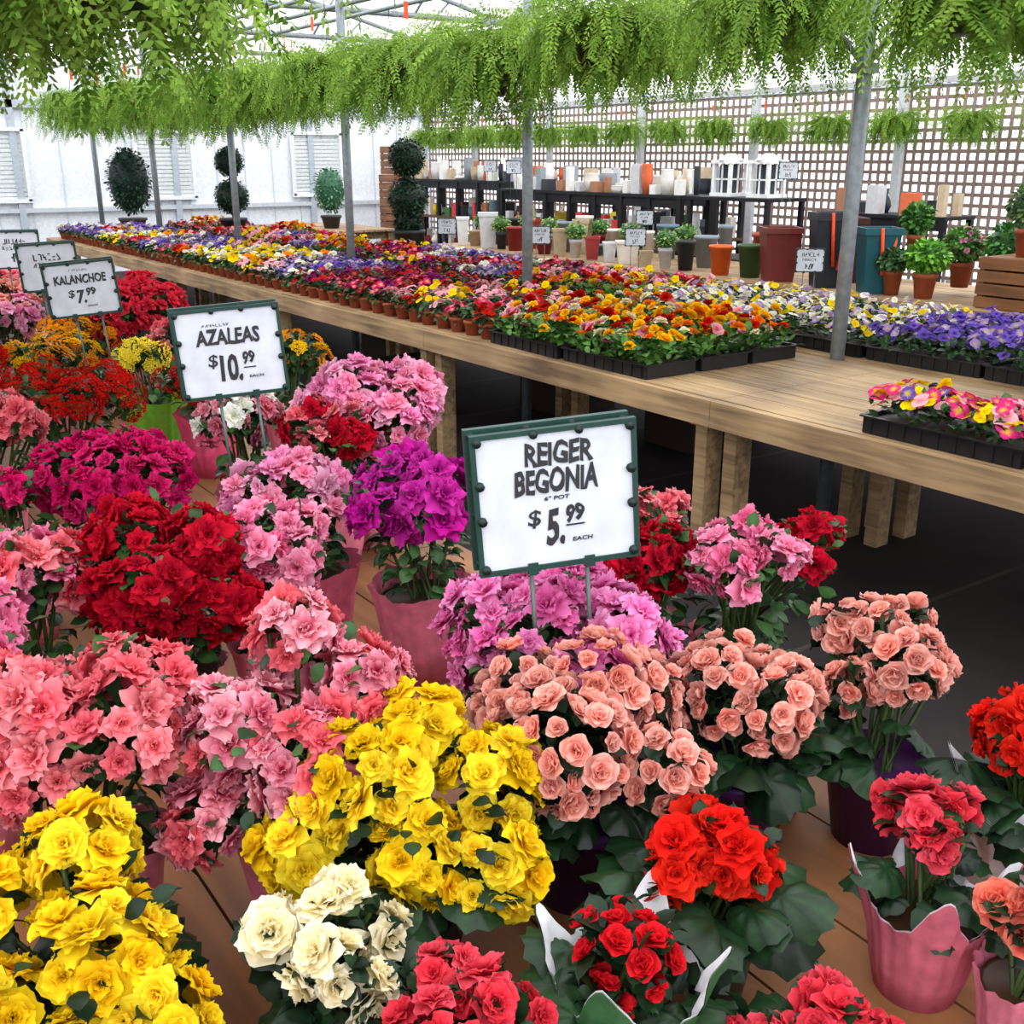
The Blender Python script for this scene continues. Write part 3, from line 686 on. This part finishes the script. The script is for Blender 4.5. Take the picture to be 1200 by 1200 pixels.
mb.add([(-6.2,-1.5,2.93),(-6.2,16.6,2.93),(2,16.6,4.95),(2,-1.5,4.95)],[(0,1,2,3)],ROOF,(1,1,1),False)
mb.add([(2,-1.5,4.95),(2,16.6,4.95),(10.2,16.6,2.93),(10.2,-1.5,2.93)],[(0,1,2,3)],ROOF,(1,1,1),False)
mb.obj('ceiling')
mb=MB();lc=lin((150,128,120))
for y in np.arange(-1,16.4,.1):mb.box((9.78,y,1.15),(.01,.036,2.3),PAINT,lc)
for z in np.arange(.06,2.3,.1):mb.box((9.79,7.7,z),(.01,17.3,.036),PAINT,lc)
mb.box((9.78,7.7,2.32),(.05,17.3,.06),PAINT,lin((190,190,190)))
for y in np.arange(1.2,16.4,1.95):mb.box((9.74,y,1.25),(.06,.09,2.5),PAINT,lin((205,208,212)))
mb.obj('lattice_screen')
mb=MB();mb.add([(10.1,-1,0),(10.1,16.6,0),(10.1,16.6,2.93),(10.1,-1,2.93)],[(0,1,2,3)],ROOF,(1,1,1),False);mb.obj('wall_right')
# end wall
mb=MB();wc=lin((242,246,252))
mb.box((2,16.6,1.45),(16.2,.06,2.9),PAINT,wc)
for x in np.arange(-6,10,.45):mb.box((x,16.56,1.45),(.012,.03,2.9),PAINT,lin((214,221,230)))
for x in np.arange(-5.5,10,2.2):mb.box((x,16.53,1.45),(.09,.08,2.9),PAINT,lin((184,192,202)))
mb.box((2,16.52,2.3),(16,.06,.1),PAINT,lin((186,193,202)));mb.box((2,16.52,.9),(16,.05,.06),PAINT,lin((206,212,220)))
mb.add([(-6.2,16.6,2.9),(10.2,16.6,2.9),(2,16.6,4.95)],[(0,1,2)],ROOF,(1,1,1),False)
mb.obj('wall_back')
wi=0
for x in (-1.4,.4,3.0,5.35,7.8):
    wi+=1;mb=MB()
    for s in(-1,1):
        mb.box((x+s*.42,16.5,1.5),(.05,.05,.95),PAINT,lin((240,243,246)));mb.box((x,16.5,1.5+s*.47),(.88,.05,.05),PAINT,lin((240,243,246)))
    for k in range(16):mb.box((x,16.53,1.06+k*.058),(.8,.012,.05),PAINT,lin((224,230,230)))
    mb.obj('window_%d'%wi)
mb=MB();mb.box((-6.2,7.75,1.45),(.06,17.5,2.9),PAINT,wc);mb.obj('wall_left')
mb=MB();mb.box((2,-1.55,.45),(16.2,.06,.9),PAINT,wc);mb.add([(-6.2,-1.5,.9),(10.2,-1.5,.9),(10.2,-1.5,2.93),(2,-1.5,4.95),(-6.2,-1.5,2.93)],[(0,1,2,3,4)],ROOF,(1,1,1),False);mb.obj('added_wall_front')  # unseen wall behind the camera, added to darken camera-facing sides
# floor
FL,nt,b,o=newmat('weed_mat_floor');nz=nt.nodes.new('ShaderNodeTexNoise');nz.inputs['Scale'].default_value=3;nz.inputs['Detail'].default_value=8
tc=nt.nodes.new('ShaderNodeTexCoord');br=nt.nodes.new('ShaderNodeTexBrick');br.inputs['Scale'].default_value=1;br.inputs['Mortar Size'].default_value=.012
br.inputs['Brick Width'].default_value=9;br.inputs['Row Height'].default_value=.9;br.inputs['Color1'].default_value=(1,1,1,1);br.inputs['Color2'].default_value=(.9,.9,.9,1);br.inputs['Mortar'].default_value=(2.2,2,2,1)
nt.links.new(tc.outputs['Object'],br.inputs['Vector'])
nt.links.new(tc.outputs['Object'],nz.inputs['Vector'])
cr=nt.nodes.new('ShaderNodeValToRGB');cr.color_ramp.elements[0].color=(*lin((26,22,24)),1);cr.color_ramp.elements[1].color=(*lin((56,50,49)),1)
vm=nt.nodes.new('ShaderNodeVectorMath');vm.operation='MULTIPLY';nt.links.new(cr.outputs[0],vm.inputs[0]);nt.links.new(br.outputs[0],vm.inputs[1])
nt.links.new(nz.outputs['Fac'],cr.inputs[0]);nt.links.new(vm.outputs[0],b.inputs['Base Color']);b.inputs['Roughness'].default_value=.85;b.inputs['Specular IOR Level'].default_value=.2
mb=MB();mb.add([(-6.3,-1.6,0),(10.2,-1.6,0),(10.2,16.7,0),(-6.3,16.7,0)],[(0,1,2,3)],FL,(1,1,1),False);mb.obj('floor')
for (x,y,w) in ((4.4,5.6,.5),(4.5,4.4,.6),(3.4,6.0,.4),(4.5,8.0,.6)):
    mb=MB();mb.box((x,y,.17),(w,.4,.34),PAINT,lin((52,38,28)));mb.box((x,y,.35),(w+.02,.42,.02),PAINT,lin((60,44,32)));mb.obj('storage_box')
# ------------------------------------------------ light
w=bpy.data.worlds.new('World');SC.world=w;w.use_nodes=True
bg=w.node_tree.nodes['Background'];bg.inputs[0].default_value=(.97,.98,1,1);bg.inputs[1].default_value=2.35
sl=bpy.data.lights.new('sun','SUN');sl.energy=1.6;sl.angle=math.radians(80);sl.color=(1,.98,.94)
so=bpy.data.objects.new('sun',sl);SC.collection.objects.link(so);so.location=(0,0,8);so.rotation_euler=(math.radians(28),math.radians(-12),math.radians(10))
cd=bpy.data.cameras.new('camera');cd.sensor_width=36;cd.lens=37.5;cd.clip_start=.02
co=bpy.data.objects.new('camera',cd);SC.collection.objects.link(co);co.location=(0,0,1.6)
co.rotation_euler=(math.radians(90-18.366),0,math.radians(-35.139));SC.camera=co
